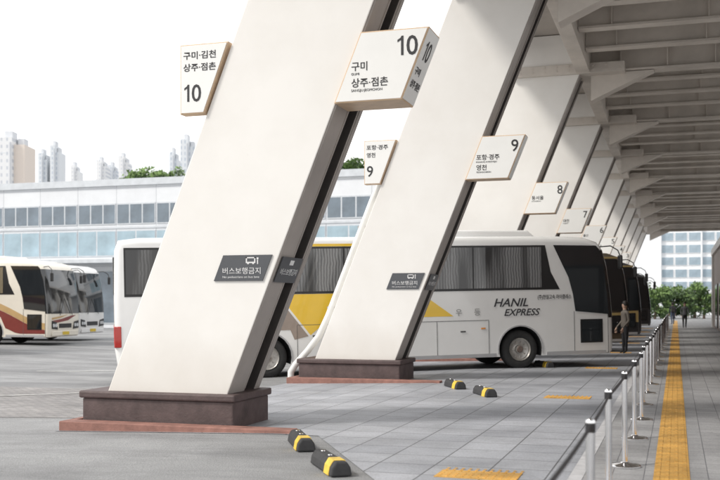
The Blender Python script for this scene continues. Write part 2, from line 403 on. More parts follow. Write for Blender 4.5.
info=[('10',['구미','상주·점촌'],['GUMI','SANGJU·JEOMCHON'],['구미·김천','상주·점촌']),
 ('9',['포항·경주','영천'],['POHANG·GYEONGJU','YEONGCHEON'],['포항·경주','영천']),
 ('8',['동서울'],['DONGSEOUL'],['동서울']),('7',['대전'],['DAEJEON'],['대전']),('6',['울산'],[''],['울산']),('5',['부산'],[''],['부산']),('4',['광주'],[''],['광주']),('3',['서울'],[''],['서울'])]
for k,(n,l,s_,ll) in enumerate(info):
    t=make_sign(k,'R',n,l,s_); t['label']=f'white slanted platform sign numbered {n} on the right edge of its pillar'
    if k<2:
        t=make_sign(k,'L',n,ll,None); t['label']=f'smaller white platform sign numbered {n} on the left edge of its pillar'
def make_plaque(k):
    yp=Y0+DY*k; org=Vector((XR(2.2)-.42,yp-.02,2.0))
    loc=lambda x,y,z:(x-org.x,y-org.y,z-org.z)
    t=thing('warning_plaque','x','plaque',org,group='dark warning plaques on pillar faces')
    zb,zt=2.0,2.35
    mb=MB(); mb.prism([loc(XR(zb)-.80,yp-.02,zb),loc(XR(zb)-.08,yp-.02,zb),loc(XR(zt)-.08,yp-.02,zt),loc(XR(zt)-.80,yp-.02,zt)],(0,.018,0)); mb.build('plate',plaqm,t)
    text('버스보행금지',.098,loc(XR(zb)-.665,yp-.0225,zb+.10),(1,0,0),(0,0,1),plw,t,width=.56)
    text('No pedestrians on bus lane',.040,loc(XR(zb)-.665,yp-.0225,zb+.04),(1,0,0),(0,0,1),plw,t,width=.54)
    mb=MB(); bx=XR(zb)-.32; y=yp-.0235
    for (a,b,c,d) in ((0,.14,.245,.262),(0,.017,.262,.325),(.123,.14,.262,.325),(0,.14,.31,.325),(.02,.045,.23,.246),(.095,.12,.23,.246),(.165,.18,.23,.29),(.16,.185,.295,.32)):
        mb.box(bx+a-org.x,bx+b-org.x,y-org.y-.001,y-org.y+.002,zb+c-.005-org.z,zb+d-.005-org.z)
    mb.build('pictogram',plw,t)
    return t
def make_side_plaque(k):
    yp=Y0+DY*k; org=Vector((XR(2.0),yp+.1,2.0)); t=thing('warning_plaque','x','plaque',org,group='dark warning plaques on pillar side faces')
    sdir=Vector((A,0,1)).normalized(); nrm=Vector((1,0,-A)).normalized()
    b=nrm*.034; c=[b,b+Vector((0,.74,0)),b+Vector((0,.74,0))+sdir*.37,b+sdir*.37]
    mb=MB(); mb.prism(c,nrm*.015); mb.build('plate',plaqm,t)
    text('버스보행금지',.105,b+nrm*.018+Vector((0,.07,0))+sdir*.12,(0,1,0),sdir,plw,t,width=.60)
    mb=MB(); mb.prism([b+nrm*.0155+Vector((0,y_,0))+sdir*z_ for y_,z_ in ((.30,.26),(.44,.26),(.44,.33),(.30,.33))],nrm*.002); mb.build('pictogram',plw,t)
    return t
for k,nm in ((0,'nearest'),(1,'second')):
    make_plaque(k)['label']=f'charcoal no-walking plaque on the broad white face of the {nm} pillar'
    make_side_plaque(k)['label']=f'charcoal no-walking plaque on the shaded side of the {nm} pillar'
# ------------------------------------------------------------ canopy
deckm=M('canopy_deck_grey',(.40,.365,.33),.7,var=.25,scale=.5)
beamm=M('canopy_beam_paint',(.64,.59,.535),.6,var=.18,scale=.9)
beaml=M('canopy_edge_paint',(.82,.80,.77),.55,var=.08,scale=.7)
t=thing('canopy_roof','long steel canopy roof with cross beams carried by the leaning pillars','roof',(0,0,0))
YE=Y0+DY*(NP-1)+3; YS=-1; XX=7.5
mb=MB()
mb.box(-5.0,XX,YS,YE,9.52,9.75)
y=YS+.1
while y<YE-.3: mb.box(-2.3,XX-.1,y,y+.14,9.46,9.5195); y+=.36
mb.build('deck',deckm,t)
XE=-2.65
def beam_mb(main):
    mb=MB()
    zb=8.42 if main else 8.60
    fw=.26 if main else .18; ww=.05
    mb.box(XE+.3,XX,-fw,fw,zb,zb+.06)
    mb.box(XE+.3,XX,-ww,ww,zb+.06,9.40)
    mb.box(XE+.3,XX,-fw*.9,fw*.9,9.40,9.455)
    for i in range(7 if main else 4):
        x=XE+1.1+i*(1.3 if main else 2.3); mb.box(x,x+.03,-fw*.85,-ww,zb+.06,9.40); mb.box(x,x+.03,ww,fw*.85,zb+.06,9.40)
    return mb
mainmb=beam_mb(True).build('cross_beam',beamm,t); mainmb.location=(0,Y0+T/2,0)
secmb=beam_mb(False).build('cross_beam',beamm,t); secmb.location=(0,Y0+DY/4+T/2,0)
for k in range(-2,NP):
    for j in range(4):
        if (k,j) in ((0,0),(0,1)): continue
        y=Y0+T/2+DY*k+DY/4*j
        if y>YE-.2 or y<YS: continue
        c=(mainmb if j==0 else secmb).copy(); C.objects.link(c); c.location=(0,y,0)
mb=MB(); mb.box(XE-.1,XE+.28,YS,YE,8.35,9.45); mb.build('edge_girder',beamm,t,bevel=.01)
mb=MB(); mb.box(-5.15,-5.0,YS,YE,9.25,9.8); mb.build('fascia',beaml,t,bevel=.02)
for k in range(NP):
    if k==0:
        mb=MB(); mb.prism([(-5.0,0,9.50),(-5.0,0,9.15),(-4.5,0,8.62),(XE-.12,0,8.62),(XE-.12,0,9.50)],(0,T+.2,0)); oo=mb.build('outrigger',beaml,t,bevel=.012)
    else: oo=oo.copy(); C.objects.link(oo)
    oo.location=(0,Y0+DY*k-.1,0)
for k in range(NP):
    if k==0:
        mb=MB(); mb.box(-4.6,-1.4,0,T+.3,8.33,8.61)
        for i in range(9):
            for j in (0,1): mb.box(-4.4+i*.35,-4.34+i*.35,-.018,0,8.40+.12*j,8.45+.12*j)
        oo=mb.build('head_plate',beamm,t)
    else: oo=oo.copy(); C.objects.link(oo)
    oo.location=(0,Y0+DY*k-.15,0)
for k in range(NP):
    if k==0:
        mb=MB(); mb.prism([(XE+.28,0,8.40),(-.6,0,8.40),(XE+.28,0,7.6)],(0,.5,0))
        oo=mb.build('gusset',beamm,t,bevel=.01)
    else: oo=oo.copy(); C.objects.link(oo)
    oo.location=(0,Y0+DY*k+T/2-.25,0)
# ------------------------------------------------------------ stanchions with belts
steel=M('polished_steel',(.86,.86,.87),.12,metal=1,var=.05,scale=20)
blackp=M('black_plastic',(.03,.03,.033),.4,var=.2)
beltm=M('black_belt',(.035,.035,.04),.75,var=.2)
SX=-.5; SY0=4.05; SDY=2.2
def make_st():
    t=thing('belt_stanchion','x','stanchion',(0,0,0),group='steel belt stanchions along the platform')
    mb=MB(); mb.lathe([(0,0),(.165,0),(.165,.012),(.15,.024),(.05,.036),(.035,.05),(0,.05)],(0,0,0),seg=28); mb.build('base',steel,t,smooth=True)
    mb=MB(); mb.lathe([(.028,.04),(.028,.905)],(0,0,0),seg=18); mb.build('post',steel,t,smooth=True)
    mb=MB(); mb.lathe([(.029,.90),(.031,.903),(.031,.96),(.0,.962)],(0,0,0),seg=18); mb.build('belt_head',blackp,t,smooth=True)
    mb=MB(); mb.lathe([(.032,.958),(.032,.968),(.024,.98),(0,.983)],(0,0,0),seg=18); mb.build('cap',steel,t,smooth=True)
    return t
s0=make_st(); sts=[s0]
for i in range(1,30): sts.append(dup(s0))
for i,s_ in enumerate(sts):
    s_.location=(SX+random.uniform(-.025,.025),SY0+SDY*i+random.uniform(-.06,.06),.01); s_.rotation_euler=(R(random.uniform(-.6,.6)),R(random.uniform(-.6,.6)),0)
    s_['label']=f'steel belt stanchion on the platform, {ORD[i]} in the receding line'
for i in range(29):
    a=sts[i].location; b=sts[i+1].location
    mb=MB(); n=8; sag=.008+.012*random.random()
    def P(q):
        u=q/n; return a.x+(b.x-a.x)*u, a.y+.03+(b.y-a.y-.06)*u, .925-4*sag*u*(1-u)
    vs=[]
    for q in range(n+1):
        x_,y_,z_=P(q); vs.append([(x_-.0015,y_,z_),(x_+.0015,y_,z_),(x_+.0015,y_,z_+.036),(x_-.0015,y_,z_+.036)])
    mb.v=[p for r_ in vs for p in r_]
    for q in range(n):
        for j in range(4): mb.f.append((q*4+j,q*4+(j+1)%4,q*4+4+(j+1)%4,q*4+4+j)); mb.m.append(0)
    o=mb.build('barrier_belt',beltm); tag(o,f'black barrier belt stretched between stanchions, {ORD[i]} span from the camera','belt','barrier belts between stanchions')
# ------------------------------------------------------------ wheel stops
rub=M('black_rubber',(.04,.04,.042),.75,var=.3,scale=10); yel=M('yellow_reflective',(.80,.54,.06),.5,var=.35,scale=10)
def make_stop():
    t=thing('wheel_stop','x','wheel stop',(0,0,0),group='wheel stops at the head of the bays')
    L2=.45
    pr=[(-.11,0),(-.095,.085),(-.055,.145),(.055,.145),(.095,.085),(.11,0)]
    mb=MB(); mb.prism([(-L2,y,z) for y,z in pr],(2*L2,0,0)); mb.build('block',rub,t,bevel=.018)
    mb=MB(); mb.prism([(.16,y*1.03,z*1.015+.002) for y,z in pr],(.20,0,0)); mb.build('reflective_patch',yel,t)
    for x0 in (-.30,.0):
        mb=MB(); mb.lathe([(0,.008),(.022,.008),(.026,0)],(x0,0,.146),seg=12); mb.build('bolt',steel,t)
    return t
w0=None
ang=math.atan2(-1.5,.89)
for k in range(5):
    for j,(x_,y) in enumerate(((-4.22,11.05),(-3.35,9.60))):
        if w0 is None: w0=make_stop(); o=w0
        else: o=dup(w0)
        o.location=(x_,y+8.6*k,.008); o.rotation_euler[2]=ang+R(random.uniform(-4,4))
        o['label']=f"black and yellow rubber wheel stop, {'left' if j==0 else 'right'} one of the pair in the {ORD[k]} bay"
# ------------------------------------------------------------ buses
glass=M('dark_glass',(.016,.019,.022),.06,var=.1,coat=1)
trimb=M('black_trim',(.02,.02,.021),.3,var=.1)
tyrem=M('tyre_rubber',(.03,.03,.03),.85,var=.25,scale=8)
rimm=M('rim_steel',(.50,.48,.45),.35,metal=.7,var=.25,scale=9)
hubm=M('hub_dark',(.16,.12,.10),.5,var=.3)
redl=M('red_lens',(.45,.02,.015),.2,coat=1); lens=M('clear_lens',(.6,.62,.64),.08,coat=1,var=.1); amber=M('amber_lens',(.7,.25,.02),.2,coat=1)
curt=curtain_mat('curtained_glass',(.085,.087,.09),(.23,.235,.24),scale=4.2,thr=.44)
curt2=curtain_mat('gold_curtained_glass',(.06,.05,.035),(.30,.24,.14),thr=.5)
under=M('underbody',(.02,.02,.02),.9)
skirtm=M('skirt_grey',(.42,.42,.43),.45)
seamm=M('panel_gap',(.10,.10,.10),.7)
platem=M('plate_yellow',(.7,.5,.05),.5)
def make_bus(label,paint,decals=(),curtain=None,L_=12.9,group=None,hump=True,detail=True,front=()):
    curtain=curtain or curt
    t=thing('coach',label,'coach',(0,0,0),group=group)
    fx,rx=-2.68,-9.3; wr=.5; ar=.60; hw=1.25
    def arch(c):
        pts=[]; a0=R(-17)
        for i in range(15):
            a=R(197)-(R(197)-a0)*i/14
            pts.append((c+ar*math.cos(a),wr+ar*math.sin(a)))
        return pts
    out=[(-.06,.32),(0,.5),(0,1.25),(-.05,1.9),(-.14,2.6),(-.26,3.08),(-.42,3.28),(-.8,3.40),(-1.6,3.44)]
    out+=[(-L_+.6,3.44),(-L_+.12,3.38),(-L_+.03,3.15),(-L_+.0,2.0),(-L_+.0,.8),(-L_+.06,.38)]
    nb=len(out)
    out+=arch(rx)+arch(fx)
    bm=bmesh.new()
    va=[bm.verts.new((x,-hw,z)) for x,z in out]; vb=[bm.verts.new((x,hw,z)) for x,z in out]
    n=len(out); bm.faces.new(va); bm.faces.new(vb[::-1])
    for i in range(n):
        j=(i+1)%n; f=bm.faces.new((va[i],vb[i],vb[j],va[j]))
        if i>=nb-1: f.material_index=1
    bmesh.ops.recalc_face_normals(bm,faces=bm.faces)
    ed=[]
    for vs in (va,vb):
        for i in range(0,nb-1):
            e_=bm.edges.get((vs[i],vs[i+1]))
            if e_: ed.append(e_)
    bmesh.ops.bevel(bm,geom=ed,offset=.16,segments=5,profile=.5,affect='EDGES',clamp_overlap=False)
    me=bpy.data.meshes.new('body'); bm.to_mesh(me); bm.free(); me.materials.append(paint); me.materials.append(under)
    for p in me.polygons: p.use_smooth=True
    me.set_sharp_from_angle(angle=R(35))
    body=bpy.data.objects.new('body',me); C.objects.link(body); body.parent=t
    for sx,c in ((1,fx),(1,rx),(-1,fx),(-1,rx)):
        s=-sx; y=s*(hw-.03)
        pr=[(.30,0),(.30,-.02),(.27,-.05),(.27,-.10),(.16,-.13),(.11,-.12),(.10,-.03),(0,-.02)]
        mb=MB(); mb.lathe([(r,h*s) for r,h in pr],(c,y,wr),'Y',28)
        for b_ in range(10):
            a=2*math.pi*b_/10; px,pz=c+.20*math.cos(a),wr+.20*math.sin(a)
            mb.box(px-.014,px+.014,y-s*.10-.03,y-s*.10+.03,pz-.014,pz+.014)
        wo=mb.build('wheel',rimm,t,smooth=True)
        mb=MB(); pr=[(.295,-.02),(.34,.0),(.44,.0),(.485,-.03),(.5,-.07),(.5,-.23),(.47,-.28),(.3,-.28)]
        mb.lathe([(r,s*h) for r,h in pr],(c,y,wr),'Y',36); mb.build('tyre',tyrem,wo,smooth=True)
        mb=MB(); mb.lathe([(0,s*.0),(.07,s*.0),(.09,-s*.03),(.09,-s*.1)],(c,y,wr),'Y',16); mb.build('hub',hubm,wo,smooth=True)
        mb=MB(); N_=18; ys=s*(hw+.012)
        for i in range(N_+1):
            a=R(190)-R(200)*i/N_
            for r in (ar,ar+.035):
                for yy in (ys,ys-s*.03): mb.v.append((c+r*math.cos(a),yy,wr+r*math.sin(a)))
        for i in range(N_):
            b0=i*4; b1=b0+4
            for q in ((b0,b1,b1+2,b0+2),(b0+1,b0+3,b1+3,b1+1),(b0,b0+1,b1+1,b1),(b0+2,b1+2,b1+3,b0+3)): mb.f.append(q); mb.m.append(0)
        mb.build('arch_lip',skirtm,t)
    for s in (-1,1):
        y=s*(hw+.003)
        band=[(-L_+.24,2.04),(-1.55,2.04),(-1.80,2.5),(-1.95,3.20),(-L_+.24,3.20)]
        mb=MB(); mb.prism([(x,y-s*.01,z) for x,z in band],(0,s*.014,0)); mb.build('window_band',trimb,t)
        xs=[-L_+.26,-L_+2.05,-L_+3.85,-L_+5.55,-L_+7.25,-L_+8.95,-2.05]
        for a,b in zip(xs,xs[1:]):
            mb=MB(); q=[(a+.02,2.10),(b-.02,2.10),(b-.02,3.15),(a+.02,3.15)]
            mb.prism([(x,y+s*.005,z) for x,z in q],(0,s*.007,0)); mb.build('window',curtain,t)
        q=[(-1.72,3.20),(-1.50,2.75),(-1.30,2.35),(-1.18,1.9),(-1.12,1.46),(-.165,1.36),(-.20,1.9),(-.29,2.6),(-.41,3.08),(-.50,3.18)]
        mb=MB(); mb.prism([(x,y+s*.0055,z) for x,z in q],(0,s*.008,0)); mb.build('door_glass' if s<0 else 'driver_window',glass,t)
        if s<0:
            mb=MB()
            mb.prism([(x,y-.004,z) for x,z in ((-1.16,1.46),(-1.16,.335),(-.175,.335),(-.175,1.40),(-.187,1.40),(-.187,.347),(-1.148,.347),(-1.148,1.46))],(0,.006,0))
            mb.build('door_seam',seamm,t)
            mb=MB(); q=[(-.98,.62),(-.34,.62),(-.34,1.24),(-.98,1.24)]
            mb.prism([(x,y-.004,z) for x,z in q],(0,-.008,0)); dg=mb.build('door_window',trimb,t)
            mb=MB(); q=[(-.94,.66),(-.38,.66),(-.38,1.20),(-.94,1.20)]
            mb.prism([(x,y-.0125,z) for x,z in q],(0,-.004,0)); mb.build('pane',glass,dg)
        for xx in (-3.55,-4.95,-6.3,-7.65,-8.55,-10.25,-11.4):
            mb=MB(); mb.box(xx-.006,xx+.006,y-.003,y+.003,.36,1.27); mb.build('hatch_seam',seamm,t)
        mb=MB(); mb.box(-8.55,-3.55,y-.003,y+.003,1.272,1.284); mb.build('hatch_seam',seamm,t)
        if detail:
            for xx in (-4.25,-5.62,-6.98,-8.1):
                mb=MB(); mb.box(xx-.07,xx+.07,y-.008,y+.008,.98,1.02); mb.build('hatch_handle',seamm,t,bevel=.004)
        for xa,xb in ((-1.95,-.25),(-8.6,-3.35),(-L_+.25,-10.0)):
            mb=MB(); mb.box(xa,xb,y-.006,y+.006,.33,.42); mb.build('skirt_strip',skirtm,t,bevel=.004)
        for xx in (-3.7,-5.6,-7.5):
            mb=MB(); mb.box(xx-.06,xx+.06,y-.01,y+.01,1.05,1.09); mb.build('side_marker',amber,t)
        for d_i,(poly,m_) in enumerate(decals):
            mb=MB(); mb.prism([(x,y+s*(.0015+.0015*d_i),z) for x,z in poly],(0,-s*.006,0)); mb.build('livery_stripe',m_,t)
        mb=MB(); mb.box(-L_-.012,-L_+.16,s*hw-.19 if s>0 else -hw-.012,hw+.012 if s>0 else -hw+.19,.85,1.35); mb.build('tail_lamp',redl,t,bevel=.02)
        mb=MB(); mb.tube([(-.35,s*1.1,3.15),(-.05,s*1.22,3.17),(.12,s*1.30,3.05),(.16,s*1.34,2.9)],.016,8); mr=mb.build('mirror',trimb,t,smooth=True)
        mb=MB(); mb.box(.12,.20,s*1.34-.09,s*1.34+.09,2.56,2.92); mb.build('mirror_housing',trimb,mr,bevel=.035)
        mb=MB(); mb.prism([(.0,s*.62,.62),(.0,s*1.08,.66),(.0,s*1.08,.98),(.0,s*.72,.92)],(.03,0,0)); hl=mb.build('headlamp',trimb,t,bevel=.01)
        for yy in (.78,.96):
            mb=MB(); mb.lathe([(0,.045),(.075,.04),(.085,.0)],(0,s*yy,.79),'X',16); mb.build('lens',lens,hl,smooth=True)
    prof=[(0.0,1.27),(-.05,1.9),(-.14,2.6),(-.26,3.06)]
    mb=MB(); rc=.17; row=[90-15*i for i in range(7)]
    cols=[(-1,a) for a in row]+[(1,a) for a in row[::-1]]
    for a,za in prof:
        for sgn,aa in cols:
            mb.v.append((a-rc+(rc+.012)*math.cos(R(aa)),sgn*(hw-rc+(rc+.012)*math.sin(R(aa))),za))
    K=len(cols)
    for i in range(len(prof)-1):
        for j in range(K-1): mb.f.append((i*K+j,i*K+j+1,(i+1)*K+j+1,(i+1)*K+j)); mb.m.append(0)
    mb.build('windscreen',glass,t,smooth=True)
    for i,(poly,m_) in enumerate(front):
        mb=MB(); mb.prism([(.004+.002*i,y_,z_) for y_,z_ in poly],(.003,0,0)); mb.build('livery_stripe',m_,t)
    mb=MB(); mb.box(-.02,.03,-1.05,1.05,.36,.56); mb.build('bumper',paint,t,bevel=.02)
    mb=MB(); mb.box(.0,.02,-.5,.5,.68,.86); mb.build('grille',trimb,t,bevel=.01)
    mb=MB(); mb.box(.03,.045,-.26,.26,.40,.53); mb.build('number_plate',platem,t)
    for s in (-1,1):
        mb=MB(); mb.tube([(.05,s*.5,1.2),(.03,s*.12,1.9)],.012,6); mb.build('wiper',trimb,t)
    mb=MB(); mb.box(-L_-.015,-L_+.1,-.95,.95,2.1,3.0); mb.build('rear_window',glass,t,bevel=.02)
    if hump:
        mb=MB(); mb.prism([(-2.0,-.85,3.42),(-2.25,-.85,3.62),(-4.5,-.85,3.62),(-4.85,-.85,3.42)],(0,1.7,0)); mb.build('air_conditioner',paint,t,bevel=.05)
    return t
hwhite=M('coach_white_paint',(.80,.80,.79),.25,var=.05,coat=.6,scale=1)
hyel=M('livery_yellow',(.84,.54,.03),.3,var=.05,coat=.6); htaupe=M('livery_taupe',(.30,.24,.20),.3,coat=.6)
dec=[([(-4.50,1.40),(-5.40,2.035),(-9.0,2.035),(-8.22,1.02),(-7.75,1.40)],hyel),
     ([(-9.06,2.03),(-8.27,1.0),(-8.62,.92),(-8.72,1.16),(-10.3,1.16),(-11.6,2.03)],htaupe),
     ([(-6.9,3.205),(-8.3,3.205),(-8.3,3.27),(-6.9,3.27)],hyel)]
bus=make_bus('white coach with yellow and taupe stripes parked behind the second pillar',hwhite,dec)
PR=Vector((-1.55,27.4,0)); hang=math.atan2(.5231,.8523)
def place(b,PRt,ang,pitch=0,z=0):
    lf_=Vector((-math.sin(ang),math.cos(ang),0)); p=Vector(PRt)+lf_*1.25
    b.location=(p.x,p.y,z); b.rotation_euler=(0,pitch,ang)
place(bus,PR,hang,-R(1.15),.05)
blt=M('bus_letter_black',(.04,.04,.045),.5); rt=M('bus_letter_grey',(.25,.25,.25),.5)
yb=-1.25-.009
def btext(b,s_,size,s0,z,mat=None,**k): return text(s_,size,(-s0,yb,z),(1,0,0),(0,0,1),mat or blt,b,**k)
btext(bus,'HANIL',.30,3.40,1.62,shear=.3,bold=.004,width=.95)
btext(bus,'EXPRESS',.25,3.12,1.38,shear=.3,bold=.004,width=1.0)
btext(bus,'(주)한일고속 하이클래스',.13,2.18,1.80,width=.95,bold=.001)
btext(bus,'우',.20,4.45,1.42,rt); btext(bus,'등',.20,3.95,1.42,rt)
dk=M('coach_charcoal_paint',(.05,.05,.055),.25,coat=.8,var=.1); gold=M('livery_gold',(.50,.37,.16),.35,coat=.5); sil=M('coach_silver_paint',(.6,.6,.6),.3,coat=.6); wine=M('livery_maroon',(.22,.045,.04),.3,coat=.5)
bronze=M('coach_bronze_paint',(.10,.08,.055),.3,coat=.6)
dgold=[([(-.4,3.205),(-12,3.205),(-12,3.27),(-.4,3.27)],gold),([(-.2,.85),(-1.9,.95),(-1.9,1.3),(-.2,1.34)],gold)]
bays=[(bronze,dgold,'dark bronze coach with a gold roof line, next beyond the white coach'),(dk,dgold,'charcoal coach with gold trim, third in the row of bays'),(hwhite,dec,'white coach nose, fourth in the row of bays'),(dk,[], 'black coach, fifth in the row of bays'),(sil,[],'silver coach, sixth in the row of bays')]
for k,(pm,dd,lb) in enumerate(bays):
    b=make_bus(lb,pm,dd,curtain=curt2 if k%2==0 else curt,group='coaches nosed up to the platform bays',detail=False)
    place(b,(PR.x+(.05,.2,-.1,.2,0)[k],PR.y+DY*(k+1),0),hang,-R(.9),.04)
cream=M('coach_cream_paint',(.80,.75,.65),.28,coat=.6,var=.05); tan=M('livery_tan',(.55,.37,.17),.3,coat=.6)
def cres(u0,u1,up,dn,n=30):
    f_=lambda u,z:max(z,1.14) if 2.02<u<3.34 else max(z,.46)
    P_=[(-(u0+(u1-u0)*i/n)) for i in range(n+1)]
    return [(x,f_(-x,up(-x))) for x in P_]+[(x,f_(-x,dn(-x))-.0005) for x in P_[::-1]]
zu=lambda u:2.02-1.15*math.exp(-(u/2.0)**2)
sw=[(cres(.2,6.8,lambda u:zu(u),lambda u:zu(u)-.26),tan),
    (cres(.2,6.8,lambda u:zu(u)-.27,lambda u:zu(u)-.80-.05*u),wine),
    (cres(10.0,11.8,lambda u:1.2+.4*(u-10),lambda u:.6+.1*(u-10)),tan)]
fr_sw=[([(-1.07,.98),(-.3,1.05),(.5,1.18),(.9,1.20),(.2,.98),(-.6,.90),(-1.07,.86)],wine),([(-1.07,1.10),(-.4,1.16),(.2,1.22),(-.4,1.09),(-1.07,1.02)],tan)]
b1=make_bus('cream coach with maroon and tan swooshes parked at the left',cream,sw,curtain=curt2,L_=12,front=fr_sw); place(b1,(-23.9,34.4,0),R(5),0,gz(-25))
b2=make_bus('gold and cream coach nose cut off by the left edge',tan,[(p,wine if m_ is tan else cream) for p,m_ in sw],L_=12); place(b2,(-23.1,27.6,0),R(5),0,gz(-25))
b3=make_bus('plain white coach behind the cream coach at the left',hwhite,[],L_=12); place(b3,(-25.3,38.6,0),R(5),0,gz(-25))
# ------------------------------------------------------------ terminal building across the lot
panel=brick_mat('facade_panels',(.74,.76,.78),(.70,.72,.75),(.48,.50,.53),3.0,1.05,.025,.5,dirt=.08,plane='XZ',bump=.1)
fr=M('window_frame_grey',(.58,.61,.64),.5); bgl=M('blue_office_glass',(.17,.215,.26),.12,coat=.6,var=.5,scale=.3); pgl=M('pale_office_glass',(.34,.46,.53),.12,coat=.6,var=.4,scale=.3)
t=thing('terminal_building','long grey panelled terminal building with two window rows behind the coaches','building',(-90,59.4,0))
BW=74
mb=MB(); mb.box(0,BW,0,22,-.1,9.6); mb.build('wall',panel,t)
mb=MB(); mb.box(-.15,BW+.15,-.15,22.1,9.6,10.05); mb.build('parapet',fr,t)
mb=MB(); mb.box(-.1,BW+.1,-1.4,-.01,4.35,4.65); mb.build('canopy_ledge',fr,t,bevel=.03)
mb=MB(); mb.box(0,BW,-.06,-.005,6.72,6.86); mb.build('string_course',fr,t)
def win(wd,ht,gl,mull):
    mb=MB(); mb.box(0,wd,-.05,-.004,0,ht)
    f=mb.build('window',fr,t); ps=[]
    for i in range(mull):
        a=wd*i/mull+.05; b=wd*(i+1)/mull-.05
        m2=MB(); m2.box(a,b,-.06,-.049,.07,ht-.07); ps.append(m2.build('pane',gl,f))
    return f,ps
def winrow(x0,x1,step,z,wd,ht,gl,mull,skip=0):
    f,ps=win(wd,ht,gl,mull); x=x0; first=True; n=0
    while x+wd<=x1:
        n+=1
        if skip and n%skip==0: x+=step; continue
        if first: f.location=(x,0,z); first=False
        else:
            g=f.copy(); C.objects.link(g); g.location=(x,0,z)
            for p in ps: q=p.copy(); C.objects.link(q); q.parent=g
        x+=step
winrow(.06,BW,3.0,7.0,2.88,1.4,bgl,3,skip=7)
winrow(.03,BW,3.0,4.85,2.94,1.75,pgl,2)
winrow(.3,BW,3.0,.3,2.6,3.6,bgl,2)
for k in range(4):
    x_=20.95+21*k-3
    mb=MB(); mb.box(x_-.02,x_+.25,-.12,-.005,4.7,9.6); mb.build('pilaster',fr,t)
mb=MB(); mb.box(20,26,6,12,10.0,11.6); mb.build('stair_head',panel,t)
for k,xx in enumerate((31,38,60)):
    mb=MB(); mb.box(xx,xx+1.6,3,4.6,10.0,10.9); mb.build('rooftop_unit',fr,t,bevel=.03)
mb=MB(); mb.tube([(43,2,10),(43,2,13.2)],.05,6); mb.tube([(42.3,2,12.6),(43.7,2,12.6)],.03,6); mb.build('antenna',fr,t)
# ------------------------------------------------------------ far towers
Rv=Vector((math.cos(TH),math.sin(TH),0)); Fv=Vector((-math.sin(TH),math.cos(TH),0))
tm=[brick_mat('tower_facade_a',(.50,.53,.58),(.55,.58,.62),(.73,.74,.75),2.4,3.0,.9,.8,dirt=.03,plane='XZ',bump=0),  # tower colours kept pale, with distance haze painted in
    brick_mat('tower_facade_b',(.44,.49,.56),(.49,.54,.60),(.65,.68,.71),2.0,3.0,.7,.8,dirt=.03,plane='XZ',bump=0)]
roofc=M('tower_plain',(.61,.63,.66),.8,var=.04); peach=M('tower_peach',(.68,.61,.55),.8,var=.04)
def tower(px,wpx,ytop,d,label,m_,rot=0,peach_side=False):
    s=d/1000; wd=wpx*s; h=(303-ytop)*s+H
    p=Rv*((px-360)*s)+Fv*d
    t=thing('apartment_tower',label,'tower',(p.x,p.y,0),TH+rot,'hazy apartment towers on the horizon')
    mb=MB(); mb.box(-wd/2,wd*.08,0,14,0,h); mb.build('front_slab',m_,t)
    mb=MB(); mb.box(wd*.08+.01,wd/2,2,16,0,h*.96); mb.build('side_slab',m_ if not peach_side else peach,t)
    mb=MB(); mb.box(-wd*.3,0,3,9,h,h+3); mb.build('roof_housing',roofc,t)
    mb=MB(); mb.box(wd*.15,wd*.4,5,10,h*.96,h*.96+3); mb.build('roof_housing',roofc,t)
    mb=MB(); mb.box(-wd*.02,wd*.02,-.6,-.01,0,h-2); mb.build('stair_shaft',roofc,t)
tower(10,26,137,420,'widest pale apartment tower at the far left',tm[0],0,True)
tower(42,8,153,620,'slender grey apartment tower left of its taller twin',tm[1])
tower(54,8,145,620,'slender grey apartment tower right of its lower twin',tm[1])
tower(74,7,165,800,'low distant apartment tower between the tower groups',tm[0])
tower(101,9,160,800,'small pale tower, left of the middle cluster',tm[0])
tower(112,8,165,820,'small blue grey tower in the middle of the middle cluster',tm[1])
tower(123,9,156,780,'small pale tower, right of the middle cluster',tm[0])
tower(173,7,152,560,'narrow tower left of the stepped tower beside the first pillar',tm[1])
tower(187,13,139,520,'tall stepped blue grey tower just left of the nearest pillar',tm[1])
# ------------------------------------------------------------ trees
leafd=M('leaves_dark',(.06,.11,.035),.7,var=.4,scale=1); leafl=M('leaves_light',(.15,.24,.07),.7,var=.4,scale=1); bark=M('bark',(.10,.07,.05),.9,var=.3,bump=.4)
def tree(x,y,h,r,label,n=1500,leaf=.22,low=.35):
    t=thing('broadleaf_tree',label,'tree',(x,y,gz(x)),random.uniform(0,6),'trees around the terminal')
    mb=MB(); mb.tube([(0,0,0),(.05,.03,h*.3),(0,.08,h*.62)],.06*r+.05,8,r2=.05)
    for i in range(5):
        a=i*1.26; mb.tube([(0,.03,h*(.3+.05*i)),(math.cos(a)*r*.4,math.sin(a)*r*.4,h*(.5+.06*i))],.05,6,r2=.02)
    mb.build('trunk',bark,t)
    cl=[(random.gauss(0,r*.42),random.gauss(0,r*.42),h*random.uniform(low,.94),random.uniform(.22,.42)*r) for _ in range(26)]
    cl=[(a*(1-max(0,c/h-.6)),b*(1-max(0,c/h-.6)),c,d) for a,b,c,d in cl]
    mb=MB()
    for _ in range(n):
        cx,cy,cz,cr_=random.choice(cl)
        v=Vector((random.gauss(0,1),random.gauss(0,1),random.gauss(0,1))).normalized()*cr_*random.uniform(.5,1.05)
        p=Vector((cx,cy,cz))+v
        a=Vector((random.gauss(0,1),random.gauss(0,1),random.gauss(0,1))).normalized(); b=a.orthogonal().normalized(); s=leaf*random.uniform(.6,1.3)
        mb.poly([p-a*s,p+b*s*.5,p+a*s,p-b*s*.5],0 if v.z<cr_*.25 else 1)
    mb.build('crown',[leafd,leafl],t)
def at(px,d): return Rv*((px-360)*d/1000)+Fv*d
